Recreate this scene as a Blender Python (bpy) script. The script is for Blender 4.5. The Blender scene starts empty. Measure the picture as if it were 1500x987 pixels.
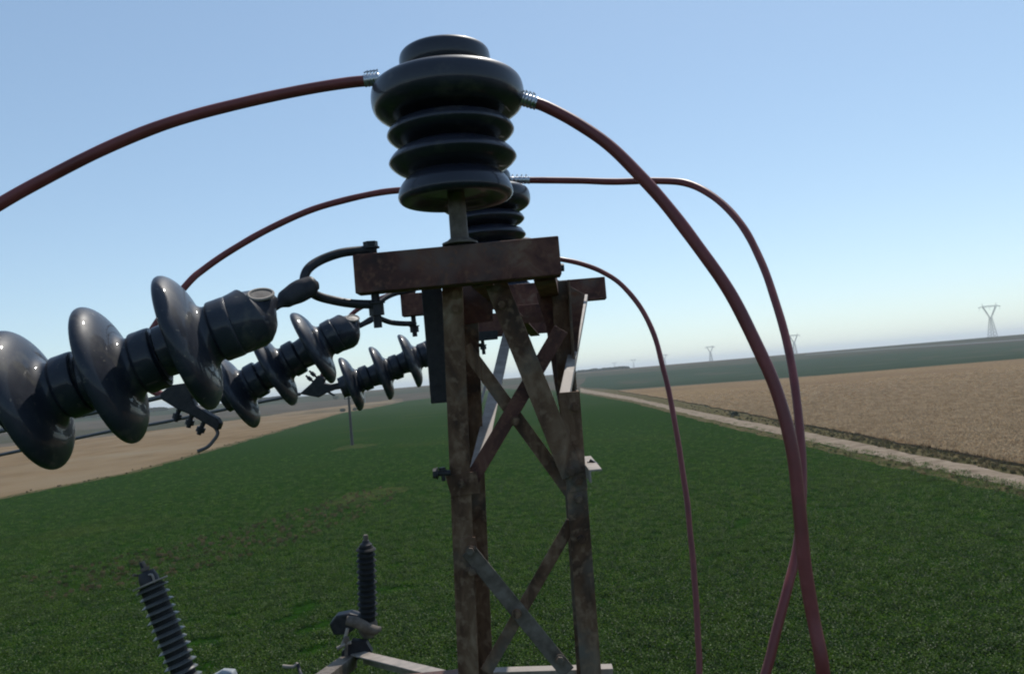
import bpy, bmesh, math, random
import numpy as np
from mathutils import Vector, Matrix, noise
random.seed(7); np.random.seed(7)
SC = bpy.context.scene
COL = SC.collection
R = math.radians

# ------------------------------------------------------------------ camera
CAM_H = 9.2
F_PX = 1180.0                       # focal length in pixels of the 1500 px wide photograph
PITCH, ROLL = R(2.89), R(4.92)
_F = Vector((0, math.cos(PITCH), math.sin(PITCH)))
_U0 = Vector((0, -math.sin(PITCH), math.cos(PITCH)))
_R0 = Vector((1, 0, 0))
_R = _R0 * math.cos(ROLL) - _U0 * math.sin(ROLL)
_U = _R0 * math.sin(ROLL) + _U0 * math.cos(ROLL)
CAM = Vector((0, 0, CAM_H))
cd = bpy.data.cameras.new('camera'); cam = bpy.data.objects.new('camera', cd); COL.objects.link(cam)
cd.sensor_width = 36; cd.lens = 36 * F_PX / 1500; cd.clip_start = 0.05; cd.clip_end = 40000
M4 = Matrix((_R, _U, -_F)).transposed().to_4x4(); M4.translation = CAM
cam.matrix_world = M4
SC.camera = cam

# ------------------------------------------------------------------ world, sun, exposure
SUN_EL, SUN_AZ = R(56), R(24)       # azimuth clockwise from +Y
w = bpy.data.worlds.new('World'); SC.world = w; w.use_nodes = True
nt = w.node_tree; nt.nodes.clear()
sky = nt.nodes.new('ShaderNodeTexSky'); sky.sky_type = 'NISHITA'; sky.sun_disc = False
sky.sun_elevation = SUN_EL; sky.sun_rotation = SUN_AZ; sky.altitude = 700; sky.air_density = 1.0
sky.dust_density = .45; sky.ozone_density = 1.8
bg = nt.nodes.new('ShaderNodeBackground'); bg.inputs[1].default_value = 0.13
wo = nt.nodes.new('ShaderNodeOutputWorld')
gm = nt.nodes.new('ShaderNodeGamma'); gm.inputs[1].default_value = .71
tn = nt.nodes.new('ShaderNodeMix'); tn.data_type = 'RGBA'; tn.blend_type = 'MULTIPLY'; tn.inputs['Factor'].default_value = 1; tn.inputs['B'].default_value = (.89, .99, 1.03, 1)
nt.links.new(sky.outputs[0], gm.inputs[0]); nt.links.new(gm.outputs[0], tn.inputs['A']); nt.links.new(tn.outputs['Result'], bg.inputs[0]); nt.links.new(bg.outputs[0], wo.inputs[0])
ld = bpy.data.lights.new('sun', 'SUN'); ld.energy = 2.3; ld.angle = R(0.5); ld.color = (1, .95, .87)
sun = bpy.data.objects.new('sun', ld); COL.objects.link(sun)
SUNV = Vector((math.cos(SUN_EL) * math.sin(SUN_AZ), math.cos(SUN_EL) * math.cos(SUN_AZ), math.sin(SUN_EL)))
sun.rotation_euler = SUNV.to_track_quat('Z', 'Y').to_euler(); sun.location = (0, 0, 30)
vs = SC.view_settings; vs.view_transform = 'Standard'; vs.look = 'None'; vs.exposure = 0.76; vs.gamma = 1
SC.cycles.filter_width = 2.0
SC.cycles.max_bounces = 6
SC.cycles.volume_bounces = 1
HAZE_DENSITY = 0.00027

# ------------------------------------------------------------------ pixel and depth to world
def P(px, py, d):
    """point seen at a pixel of the photograph, d metres along the view axis"""
    return CAM + (_F + _R * ((px - 750) / F_PX) - _U * ((py - 493.5) / F_PX)) * d
def ss(a, b, x):
    t = min(1, max(0, (x - a) / (b - a))); return t * t * (3 - 2 * t)
def H(x, y):
    d = math.hypot(x * .6, y)
    if y < 0: return 0.0
    k = ss(400, 820, d)
    return k * (7.9 + .35 * math.sin(x * .0021 + 1) + .25 * math.sin(y * .0017 + x * .0011))
def G(px, py):
    """ground point under a pixel"""
    r = (_F + _R * ((px - 750) / F_PX) - _U * ((py - 493.5) / F_PX)); r = r / r.y
    t, st = 5.0, 1.0
    while t < 9000:
        p = CAM + r * t
        if p.z <= H(p.x, p.y): return Vector((p.x, p.y, H(p.x, p.y)))
        t += st if t > 300 else .25
    return CAM + r * 9000

# ------------------------------------------------------------------ materials
def mat(name, base=(.5, .5, .5), rough=.6, metal=0.0, coat=0.0, spec=.5):
    m = bpy.data.materials.new(name); m.use_nodes = True
    b = m.node_tree.nodes['Principled BSDF']
    b.inputs['Base Color'].default_value = (*base, 1); b.inputs['Roughness'].default_value = rough
    b.inputs['Metallic'].default_value = metal; b.inputs['Coat Weight'].default_value = coat
    b.inputs['Coat Roughness'].default_value = .06; b.inputs['Specular IOR Level'].default_value = spec
    return m
def noisy(m, stops, scale=10, detail=6, rough=None, bump=0.0, bscale=None, coord='Object', stretch=(1, 1, 1), distort=0.0, bdist=.01):
    t = m.node_tree; N, L = t.nodes, t.links; b = N['Principled BSDF']
    tc = N.new('ShaderNodeTexCoord'); mp = N.new('ShaderNodeMapping'); mp.inputs['Scale'].default_value = stretch
    L.new(tc.outputs[coord], mp.inputs[0])
    n = N.new('ShaderNodeTexNoise'); n.inputs['Scale'].default_value = scale; n.inputs['Detail'].default_value = detail
    n.inputs['Roughness'].default_value = .62; n.inputs['Distortion'].default_value = distort
    L.new(mp.outputs[0], n.inputs['Vector'])
    r = N.new('ShaderNodeValToRGB'); els = r.color_ramp.elements
    while len(els) < len(stops): els.new(.5)
    for e, (p, c) in zip(els, stops): e.position = p; e.color = (*c, 1)
    L.new(n.outputs[0], r.inputs[0]); L.new(r.outputs[0], b.inputs['Base Color'])
    if rough:
        mr = N.new('ShaderNodeMapRange'); mr.inputs['From Min'].default_value = .3; mr.inputs['From Max'].default_value = .7
        mr.inputs['To Min'].default_value = rough[0]; mr.inputs['To Max'].default_value = rough[1]
        L.new(n.outputs[0], mr.inputs[0]); L.new(mr.outputs[0], b.inputs['Roughness'])
    if bump:
        n2 = N.new('ShaderNodeTexNoise'); n2.inputs['Scale'].default_value = bscale or scale * 3; n2.inputs['Detail'].default_value = 4
        L.new(mp.outputs[0], n2.inputs['Vector'])
        bp = N.new('ShaderNodeBump'); bp.inputs['Strength'].default_value = bump; bp.inputs['Distance'].default_value = bdist
        L.new(n2.outputs[0], bp.inputs['Height']); L.new(bp.outputs[0], b.inputs['Normal'])
    return m, n, r
def overlay(m, scale, stops, lo, hi, coord='Object', stretch=(1, 1, 1), detail=4):
    """mix a second, larger pattern of colour over the base colour"""
    t = m.node_tree; N, L = t.nodes, t.links; b = N['Principled BSDF']
    src = b.inputs['Base Color'].links[0].from_socket
    tc = N.new('ShaderNodeTexCoord'); mp = N.new('ShaderNodeMapping'); mp.inputs['Scale'].default_value = stretch
    mp.inputs['Location'].default_value = (3.1, 7.7, 1.3); L.new(tc.outputs[coord], mp.inputs[0])
    n = N.new('ShaderNodeTexNoise'); n.inputs['Scale'].default_value = scale; n.inputs['Detail'].default_value = detail
    L.new(mp.outputs[0], n.inputs['Vector'])
    mr = N.new('ShaderNodeMapRange'); mr.inputs['From Min'].default_value = lo; mr.inputs['From Max'].default_value = hi
    L.new(n.outputs[0], mr.inputs[0])
    mx = N.new('ShaderNodeMix'); mx.data_type = 'RGBA'; L.new(mr.outputs[0], mx.inputs['Factor'])
    L.new(src, mx.inputs['A']); mx.inputs['B'].default_value = (*stops, 1)
    L.new(mx.outputs['Result'], b.inputs['Base Color'])

RUST = mat('rusty_red_steel', rough=.8, spec=.3)
noisy(RUST, [(.3, (.035, .016, .014)), (.46, (.09, .036, .028)), (.58, (.14, .062, .045)), (.72, (.22, .14, .10))], 14, rough=(.6, .9), bump=.35, bscale=90, distort=.6, bdist=.002)
overlay(RUST, 6, (.14, .105, .09), .54, .70)
overlay(RUST, 70, (.17, .08, .05), .54, .72, detail=10)
LEG = mat('rusty_brown_steel', rough=.8, spec=.3)
noisy(LEG, [(.30, (.030, .016, .011)), (.42, (.085, .042, .024)), (.54, (.15, .085, .05)), (.64, (.24, .155, .10)), (.76, (.34, .26, .19))], 16, rough=(.6, .9), bump=.35, bscale=80, distort=.7, stretch=(1, 1, .45), bdist=.002)
overlay(LEG, 7, (.13, .11, .09), .54, .68)
overlay(LEG, 60, (.24, .155, .10), .52, .74, detail=10)
overlay(LEG, 20, (.035, .018, .012), .62, .72, stretch=(1, 1, .25), detail=6)
GALV = mat('weathered_grey_steel', rough=.65, spec=.25)
noisy(GALV, [(.3, (.065, .05, .038)), (.5, (.13, .105, .085)), (.75, (.23, .195, .165))], 30, rough=(.5, .8), bump=.15, bscale=150, bdist=.001)
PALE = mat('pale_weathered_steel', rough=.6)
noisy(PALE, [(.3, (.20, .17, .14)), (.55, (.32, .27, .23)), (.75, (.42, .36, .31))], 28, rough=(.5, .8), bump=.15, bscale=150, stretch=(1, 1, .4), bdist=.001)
DARKST = mat('dark_forged_steel', rough=.6, metal=.1, spec=.3)
noisy(DARKST, [(.3, (.016, .016, .02)), (.6, (.04, .038, .042)), (.8, (.075, .06, .055))], 40, rough=(.4, .65), bump=.2, bscale=200, bdist=.001)
GLAZE = mat('dark_glazed_porcelain', rough=.3, coat=.5, spec=.3)
noisy(GLAZE, [(.3, (.010, .011, .019)), (.6, (.017, .018, .030)), (.8, (.032, .032, .044))], 9, rough=(.34, .55))
overlay(GLAZE, 20, (.06, .057, .055), .58, .78)
GREY = mat('grey_glazed_porcelain', rough=.34, coat=.38, spec=.22)
noisy(GREY, [(.3, (.013, .016, .025)), (.55, (.023, .027, .039)), (.8, (.045, .048, .056))], 13, rough=(.4, .6), distort=.5)
overlay(GREY, 26, (.075, .072, .066), .56, .74)
overlay(GREY, 90, (.10, .095, .085), .66, .74)
POLY = mat('dark_grey_silicone', rough=.6, spec=.2)
noisy(POLY, [(.3, (.010, .011, .012)), (.7, (.024, .024, .024))], 30)
SHEDEDGE = mat('light_grey_silicone', (.42, .42, .40), .5)
CABLE = mat('red_cable_sheath', rough=.6, coat=.0, spec=.4)
noisy(CABLE, [(.3, (.14, .032, .030)), (.6, (.21, .048, .045)), (.8, (.27, .09, .085))], 12, rough=(.35, .55), bump=.1, bscale=60, bdist=.001)
ALU = mat('crimped_aluminium', rough=.3, metal=.9)
noisy(ALU, [(.3, (.35, .36, .38)), (.7, (.62, .63, .65))], 60, rough=(.22, .42), bump=.2, bscale=120, bdist=.001)
WIRE = mat('weathered_conductor', (.12, .12, .125), .55, .6)
CONC = mat('concrete', rough=.9); noisy(CONC, [(.3, (.25, .24, .22)), (.7, (.38, .36, .33))], 20, bump=.3)
POLEM = mat('weathered_pole', rough=.85); noisy(POLEM, [(.3, (.035, .03, .028)), (.7, (.075, .068, .06))], 5, stretch=(1, 1, .2))
WHITE = mat('white_paint', (.26, .28, .29), .6)
PYL = mat('galvanised_lattice', (.22, .23, .24), .6, .3)

def leafmat(name, c0, c1, transl):
    m = bpy.data.materials.new(name); m.use_nodes = True; t = m.node_tree; N, L = t.nodes, t.links; N.clear()
    oi = N.new('ShaderNodeObjectInfo'); r = N.new('ShaderNodeValToRGB')
    r.color_ramp.elements[0].color = (*c0, 1); r.color_ramp.elements[1].color = (*c1, 1)
    df = N.new('ShaderNodeBsdfDiffuse'); tr = N.new('ShaderNodeBsdfTranslucent'); gl = N.new('ShaderNodeBsdfGlossy'); gl.inputs['Roughness'].default_value = .45
    mx = N.new('ShaderNodeMixShader'); mx.inputs[0].default_value = transl; m2 = N.new('ShaderNodeMixShader'); m2.inputs[0].default_value = .016
    o = N.new('ShaderNodeOutputMaterial')
    L.new(oi.outputs['Random'], r.inputs[0]); L.new(r.outputs[0], df.inputs[0]); L.new(r.outputs[0], tr.inputs[0])
    L.new(df.outputs[0], mx.inputs[1]); L.new(tr.outputs[0], mx.inputs[2]); L.new(mx.outputs[0], m2.inputs[1]); L.new(gl.outputs[0], m2.inputs[2]); L.new(m2.outputs[0], o.inputs[0])
    return m
LEAF = leafmat('green_leaf', (.008, .036, .002), (.085, .150, .016), .5)
STRAW = leafmat('ripe_straw', (.30, .215, .125), (.48, .36, .23), .5)
WEED = leafmat('dry_weed', (.045, .050, .018), (.17, .13, .07), .5)

GREEN = mat('green_crop', rough=.8, spec=0.0)
noisy(GREEN, [(.30, (.005, .016, .002)), (.46, (.009, .030, .003)), (.58, (.014, .042, .005)), (.72, (.024, .056, .008))], 1.8, 12, bump=1, bscale=3.0, bdist=.25)
overlay(GREEN, .05, (.036, .050, .010), .56, .8, detail=5)
overlay(GREEN, .012, (.017, .040, .008), .45, .7)
FIELD2 = mat('dark_green_field', rough=.9, spec=0.0)
noisy(FIELD2, [(.3, (.012, .028, .014)), (.55, (.018, .037, .02)), (.8, (.03, .046, .03))], .02, 6, stretch=(.4, 1.6, 1))
WHEAT = mat('ripe_wheat', rough=.85, spec=0.0)
noisy(WHEAT, [(.28, (.10, .066, .034)), (.48, (.175, .12, .066)), (.62, (.24, .17, .096)), (.8, (.32, .24, .15))], .9, 10, bump=1, bscale=2.5, bdist=.25)
overlay(WHEAT, .03, (.15, .10, .06), .45, .7)
STUB = mat('brown_stubble', rough=.95, spec=0.0)
noisy(STUB, [(.3, (.12, .082, .046)), (.5, (.165, .115, .066)), (.75, (.21, .155, .096))], .12, 8, stretch=(1, .5, 1), bump=.6, bscale=2, bdist=.1)
overlay(STUB, .02, (.19, .15, .10), .5, .7)
DIRT = mat('dirt_track', rough=.95, spec=0.0)
noisy(DIRT, [(.3, (.13, .10, .075)), (.5, (.22, .175, .13)), (.75, (.31, .255, .20))], .7, 8, bump=.6, bscale=3, bdist=.06)
VERGE = mat('dry_verge', rough=.95, spec=0.0)
noisy(VERGE, [(.3, (.04, .042, .018)), (.5, (.085, .073, .036)), (.75, (.16, .12, .07))], .8, 8, bump=1, bscale=3, bdist=.2)
PATCH = mat('thin_crop_soil', rough=.95, spec=0.0)
noisy(PATCH, [(.35, (.014, .042, .006)), (.5, (.03, .046, .012)), (.68, (.062, .056, .024))], .9, 8, bump=.8, bscale=3, bdist=.1)
CANAL = mat('pale_canal_lining', (.12, .125, .125), .9, spec=0)

# far ground: a patchwork of fields
GROUND = mat('patchwork_plain', rough=.95, spec=0.0)
t = GROUND.node_tree; N, L = t.nodes, t.links
tc = N.new('ShaderNodeTexCoord'); mp = N.new('ShaderNodeMapping'); mp.inputs['Scale'].default_value = (.0022, .008, 0); mp.inputs['Rotation'].default_value = (0, 0, .12)
vo = N.new('ShaderNodeTexVoronoi'); vo.distance = 'CHEBYCHEV'; vo.inputs['Scale'].default_value = 1; vo.inputs['Randomness'].default_value = .75
L.new(tc.outputs['Object'], mp.inputs[0]); L.new(mp.outputs[0], vo.inputs['Vector'])
sp = N.new('ShaderNodeSeparateColor'); L.new(vo.outputs['Color'], sp.inputs[0])
cr = N.new('ShaderNodeValToRGB'); cr.color_ramp.interpolation = 'CONSTANT'
pal = [(0, (.045, .045, .028)), (.2, (.065, .055, .042)), (.36, (.028, .04, .024)), (.5, (.075, .062, .047)), (.64, (.04, .045, .03)), (.78, (.10, .083, .063)), (.9, (.05, .042, .035))]
while len(cr.color_ramp.elements) < len(pal): cr.color_ramp.elements.new(.5)
for e, (p, c) in zip(cr.color_ramp.elements, pal): e.position = p; e.color = (*c, 1)
L.new(sp.outputs[0], cr.inputs[0])
nn = N.new('ShaderNodeTexNoise'); nn.inputs['Scale'].default_value = .05; nn.inputs['Detail'].default_value = 8; L.new(tc.outputs['Object'], nn.inputs['Vector'])
mr = N.new('ShaderNodeMapRange'); mr.inputs['From Min'].default_value = .3; mr.inputs['From Max'].default_value = .7; mr.inputs['To Min'].default_value = .75; mr.inputs['To Max'].default_value = 1.2
L.new(nn.outputs[0], mr.inputs[0])
mx = N.new('ShaderNodeMix'); mx.data_type = 'RGBA'; mx.blend_type = 'MULTIPLY'; mx.inputs['Factor'].default_value = 1
L.new(cr.outputs[0], mx.inputs['A']); L.new(mr.outputs[0], mx.inputs['B']); L.new(mx.outputs['Result'], N['Principled BSDF'].inputs['Base Color'])

# ------------------------------------------------------------------ object helpers
def tag(o, label=None, cat=None, group=None, kind=None):
    if label: o['label'] = label
    if cat: o['category'] = cat
    if group: o['group'] = group
    if kind: o['kind'] = kind
    return o
def empty(name, loc=(0, 0, 0)):
    o = bpy.data.objects.new(name, None); COL.objects.link(o); o.location = loc; o.empty_display_size = .1
    o['_loc'] = list(loc); return o
def link(name, me, m, parent=None, smooth=True):
    o = bpy.data.objects.new(name, me); COL.objects.link(o)
    if m is not None: me.materials.append(m)
    if smooth:
        me.shade_smooth() if hasattr(me, 'shade_smooth') else None
    if parent is not None:
        o.parent = parent; o.matrix_parent_inverse = parent_world(parent).inverted()
    return o
def parent_world(p):
    m = Matrix.Translation(p.location) if p.type == 'EMPTY' else p.matrix_basis.copy()
    if p.parent is not None: m = parent_world(p.parent) @ p.matrix_parent_inverse @ m
    return m
def pop_ids(o):
    pass
def build(name, bm, m, parent=None, smooth=False, bevel=0.0, edge_split=30):
    bmesh.ops.recalc_face_normals(bm, faces=bm.faces)
    me = bpy.data.meshes.new(name); bm.to_mesh(me); bm.free()
    o = link(name, me, m, parent, False)
    if smooth:
        for p in me.polygons: p.use_smooth = True
        if edge_split:
            me.set_sharp_from_angle(angle=R(edge_split))
    if bevel:
        md = o.modifiers.new('bevel', 'BEVEL'); md.width = bevel; md.segments = 2; md.limit_method = 'ANGLE'; md.angle_limit = R(40)
    return o
def frame_of(a, hint):
    a = a.normalized(); n = (hint - a * hint.dot(a))
    if n.length < 1e-5: n = Vector((1, 0, 0)) - a * a.x
    n.normalize(); return a, a.cross(n).normalized(), n
def add_prism(bm, A, B, sec, hint, sec2=None):
    """extrude a closed 2-D section [(s, n)] from A to B; s is sideways, n along the hint"""
    a, s, n = frame_of(B - A, hint)
    r0 = [bm.verts.new(A + s * u + n * v) for u, v in sec]
    r1 = [bm.verts.new(B + s * u + n * v) for u, v in (sec2 or sec)]
    k = len(sec)
    for i in range(k): bm.faces.new((r0[i], r0[(i + 1) % k], r1[(i + 1) % k], r1[i]))
    bm.faces.new(r0[::-1]); bm.faces.new(r1)
def L_sec(w_, t_, side=1, depth=None):
    d = depth or w_
    # flange facing the hint, second flange going back along the +side edge
    pts = [(-w_ / 2, 0), (w_ / 2, 0), (w_ / 2, -d), (w_ / 2 - t_, -d), (w_ / 2 - t_, -t_), (-w_ / 2, -t_)]
    if side < 0: pts = [(-u, v) for u, v in pts][::-1]
    return pts
def angle(name, A, B, w_, parent, m, hint=Vector((0, -1, 0)), side=1, t_=.005, depth=None, flat=False):
    bm = bmesh.new()
    # a gently dented bar: several stations with tiny offsets
    sec = L_sec(w_, t_, side, depth) if not flat else [(-w_ / 2, 0), (w_ / 2, 0), (w_ / 2, -t_), (-w_ / 2, -t_)]
    add_prism(bm, A, B, sec, hint)
    return build(name, bm, m, parent, bevel=min(.0012, t_ * .25))
def catmull(pts, per=10):
    out = []; n = len(pts)
    for i in range(n - 1):
        p0 = pts[max(i - 1, 0)]; p1 = pts[i]; p2 = pts[i + 1]; p3 = pts[min(i + 2, n - 1)]
        for k in range(per):
            t = k / per; t2 = t * t; t3 = t2 * t
            out.append(.5 * ((2 * p1) + (-p0 + p2) * t + (2 * p0 - 5 * p1 + 4 * p2 - p3) * t2 + (-p0 + 3 * p1 - 3 * p2 + p3) * t3))
    out.append(pts[-1]); return out
def add_tube(bm, pts, rad, seg=12, flatten=None):
    rings = []; n = len(pts); prev = None
    for i, p in enumerate(pts):
        d = (pts[min(i + 1, n - 1)] - pts[max(i - 1, 0)]).normalized()
        if prev is None:
            u = d.orthogonal().normalized()
        else:
            u = (prev - d * prev.dot(d)).normalized()
        prev = u; v = d.cross(u)
        r_ = rad[i] if isinstance(rad, (list, tuple)) else rad
        ring = []
        for k in range(seg):
            a = 2 * math.pi * k / seg; q = u * math.cos(a) + v * math.sin(a)
            if flatten is not None: q = q - flatten[0] * q.dot(flatten[0]) * flatten[1]
            ring.append(bm.verts.new(p + q * r_))
        rings.append(ring)
    for a_, b_ in zip(rings, rings[1:]):
        for k in range(seg): bm.faces.new((a_[k], a_[(k + 1) % seg], b_[(k + 1) % seg], b_[k]))
    bm.faces.new(rings[0][::-1]); bm.faces.new(rings[-1])
def tube(name, pts, rad, m, parent=None, per=10, seg=12, flatten=None):
    V = [Vector((*p, 0)) if False else p for p in pts]
    if isinstance(rad, (list, tuple)):
        q = catmull([Vector(list(p) + [r_]) if False else p for p in V], per)
        rr = []
        for i in range(len(V) - 1):
            for k in range(per):
                t_ = k / per; t_ = t_ * t_ * (3 - 2 * t_); rr.append(rad[i] * (1 - t_) + rad[i + 1] * t_)
        rr.append(rad[-1])
    else:
        q = catmull(V, per); rr = rad
    bm = bmesh.new(); add_tube(bm, q, rr, seg, flatten)
    return build(name, bm, m, parent, smooth=True, edge_split=50)
def add_lathe(bm, A, axis, prof, seg=48):
    a, s, n = frame_of(axis, Vector((0.01, -1, .02)))
    rings = []
    for r_, h in prof:
        c = A + a * h
        if r_ < 1e-5: rings.append([bm.verts.new(c)]); continue
        rings.append([bm.verts.new(c + (s * math.cos(2 * math.pi * k / seg) + n * math.sin(2 * math.pi * k / seg)) * r_) for k in range(seg)])
    for x, y in zip(rings, rings[1:]):
        for k in range(seg):
            k2 = (k + 1) % seg
            if len(x) == 1 and len(y) == 1: continue
            if len(x) == 1: bm.faces.new((x[0], y[k2], y[k]))
            elif len(y) == 1: bm.faces.new((x[k], x[k2], y[0]))
            else: bm.faces.new((x[k], x[k2], y[k2], y[k]))
    if len(rings[0]) > 1: bm.faces.new(rings[0][::-1])
    if len(rings[-1]) > 1: bm.faces.new(rings[-1])
def smooth_profile(pr, per=5):
    v = catmull([Vector((a, b, 0)) for a, b in pr], per)
    return [(max(0, p.x), p.y) for p in v]
def lathe(name, A, axis, prof, m, parent=None, seg=48, split=40):
    bm = bmesh.new(); add_lathe(bm, A, axis, prof, seg)
    return build(name, bm, m, parent, smooth=True, edge_split=split)
def hexbolt(name, A, B, r_shank, parent, head=None, m=None, nut=None):
    """a threaded bolt from A (head) down to B with washer and nut"""
    bm = bmesh.new(); ax = (B - A).normalized(); ln = (B - A).length
    def hexa(c0, h, r_):
        a, s, n = frame_of(ax, Vector((.3, -1, 0)))
        v0 = [bm.verts.new(c0 + (s * math.cos(math.pi / 3 * k) + n * math.sin(math.pi / 3 * k)) * r_) for k in range(6)]
        v1 = [bm.verts.new(c0 + a * h + (s * math.cos(math.pi / 3 * k) + n * math.sin(math.pi / 3 * k)) * r_) for k in range(6)]
        for k in range(6): bm.faces.new((v0[k], v0[(k + 1) % 6], v1[(k + 1) % 6], v1[k]))
        bm.faces.new(v0[::-1]); bm.faces.new(v1)
    add_lathe(bm, A, ax, [(r_shank, 0), (r_shank, ln)], 14)
    hexa(A - ax * r_shank * 1.3, r_shank * 1.3, r_shank * 1.75)
    add_lathe(bm, A, ax, [(r_shank * 2.1, 0), (r_shank * 2.1, r_shank * .35)], 20)
    for (f, h) in (nut or []):
        hexa(A + ax * ln * f, h, r_shank * 1.8)
        add_lathe(bm, A + ax * (ln * f - r_shank * .35), ax, [(r_shank * 2.2, 0), (r_shank * 2.2, r_shank * .35)], 20)
    return build(name, bm, m or DARKST, parent, smooth=True, bevel=0, edge_split=30)
def plate(name, pix, d, th, m, parent=None, bevel=.001):
    """a plate or casting whose outline is given in pixels, d metres away, th thick"""
    bm = bmesh.new()
    f = [bm.verts.new(P(x, y, d[i] if isinstance(d, (list, tuple)) else d)) for i, (x, y) in enumerate(pix)]
    k = [bm.verts.new(v.co + _F * th) for v in f]; n = len(f)
    bm.faces.new(f); bm.faces.new(k[::-1])
    for i in range(n): bm.faces.new((f[i], f[(i + 1) % n], k[(i + 1) % n], k[i]))
    return build(name, bm, m, parent, bevel=bevel)
def bolt_heads(parent, spots, r_=.009, m=None):
    for (p, nrm) in spots:
        bm = bmesh.new()
        add_lathe(bm, p, nrm, [(r_ * 1.3, 0), (r_ * 1.3, .002)], 16)
        a, s, n = frame_of(nrm, Vector((.2, .1, 1)))
        v0 = [bm.verts.new(p + a * .002 + (s * math.cos(math.pi / 3 * k) + n * math.sin(math.pi / 3 * k)) * r_) for k in range(6)]
        v1 = [bm.verts.new(q.co + a * .007) for q in v0]
        for k in range(6): bm.faces.new((v0[k], v0[(k + 1) % 6], v1[(k + 1) % 6], v1[k]))
        bm.faces.new(v1)
        build('bolt', bm, m or LEG, parent)

# ------------------------------------------------------------------ terrain and fields
def grid_ground():
    xs = sorted(set([round(v, 2) for v in list(np.linspace(-600, 600, 25)) + list(np.geomspace(600, 14000, 14)) + list(-np.geomspace(600, 14000, 14))]))
    ys = sorted(set([round(v, 2) for v in list(np.linspace(-400, 340, 9)) + list(np.linspace(360, 1000, 33)) + list(np.geomspace(1000, 14000, 22)) + [-3000]]))
    vs_ = [(x, y, H(x, y)) for y in ys for x in xs]; nx = len(xs)
    fs = [(j * nx + i, j * nx + i + 1, (j + 1) * nx + i + 1, (j + 1) * nx + i) for j in range(len(ys) - 1) for i in range(nx - 1)]
    me = bpy.data.meshes.new('ground'); me.from_pydata(vs_, [], fs); me.update()
    for p in me.polygons: p.use_smooth = True
    return tag(link('ground', me, GROUND, None, False), kind='structure')
grid_ground()
def ragged(pts, step, amp, seed=0):
    """polygon with its edges cut into short steps and pushed in and out a little"""
    out = []; n = len(pts)
    for i in range(n):
        a, b_ = pts[i], pts[(i + 1) % n]; d = b_ - a; ln = d.length; k = max(1, min(160, int(ln / step)))
        pr = Vector((-d.y, d.x)).normalized() if ln > 0 else Vector((0, 0))
        for j in range(k):
            q = a + d * (j / k)
            if j: q = q + pr * amp * (noise.noise(Vector((q.x * .21 / step * 2, q.y * .21 / step * 2, seed))) * 1.6)
            out.append(q)
    return out
def sheet(name, pts, z, m, step=3, amp=.4, seed=0, follow=False):
    pp = ragged([Vector((p[0], p[1])) for p in pts], step, amp, seed)
    bm = bmesh.new(); vv = [bm.verts.new((p.x, p.y, 0)) for p in pp]
    fc = bm.faces.new(vv)
    bmesh.ops.triangulate(bm, faces=[fc])
    if follow:
        for _ in range(5):
            es = [e for e in bm.edges if e.calc_length() > 45]
            if not es: break
            bmesh.ops.subdivide_edges(bm, edges=es, cuts=1)
            bmesh.ops.triangulate(bm, faces=[f for f in bm.faces if len(f.verts) > 3])
    for v in bm.verts: v.co.z = H(v.co.x, v.co.y) + z
    for f in bm.faces:
        f.normal_update()
        if f.normal.z < 0: f.normal_flip()
    me = bpy.data.meshes.new(name); bm.to_mesh(me); bm.free()
    return tag(link(name, me, m, None, False), kind='structure')
def xy(px, py): p = G(px, py); return Vector((p.x, p.y))
def ext(a, b_, d): return a + (a - b_).normalized() * d

gl = [xy(0, 730), xy(200, 690), xy(360, 645), xy(500, 605), xy(590, 588), xy(680, 576)]
gr = [xy(850, 571), xy(985, 599), xy(1120, 629), xy(1240, 655), xy(1370, 682), xy(1500, 712)]
gl0 = ext(gl[0], gl[1], 140); gr0 = ext(gr[-1], gr[-2], 160)
green_poly = [gl0] + gl + [xy(740, 569)] + gr + [gr0]
sheet('green_field', green_poly, .012, GREEN, 3, 1.1, 1, follow=True)
# dirt track along the right side of the green field
pw = [(850, 568, 574), (925, 581.5, 586), (985, 595, 601), (1060, 610, 619), (1120, 622, 632), (1180, 633, 645), (1240, 645, 660), (1320, 662, 677), (1400, 678, 695), (1500, 698, 718)]
top = [xy(x, a) for x, a, b_ in pw]; bot = [xy(x, b_) for x, a, b_ in pw]
top.append(ext(top[-1], top[-2], 60)); bot.append(ext(bot[-1], bot[-2], 60))
sheet('dirt_track', top + bot[::-1], .028, DIRT, 2, .35, 2, follow=True)
# weedy verges on both sides of the track
vt = [xy(905, 571), xy(985, 586), xy(1075, 603), xy(1160, 620), xy(1240, 635), xy(1340, 655), xy(1500, 684)]
vt.append(ext(vt[-1], vt[-2], 60))
sheet('field_verge', vt + top[::-1], .020, VERGE, 2, .5, 3, follow=True)
vb = [xy(x, b_ + 2 + (x - 850) * .018) for x, a, b_ in pw]; vb.append(ext(vb[-1], vb[-2], 60))
sheet('track_edge', bot + vb[::-1], .019, VERGE, 1.5, .6, 4, follow=True)
# dark green field behind the wheat, to the foot of the rise
dg = [xy(850, 566), xy(905, 571), xy(1180, 551), xy(1500, 524)]
dgr = ext(dg[-1], dg[-2], 500)
fg = [xy(1500, 506), xy(1180, 526), xy(860, 552)]
sheet('dark_green_field', dg + [dgr, dgr + Vector((60, 110)), *fg], .010, FIELD2, 20, 2.5, 5, follow=True)
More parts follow.
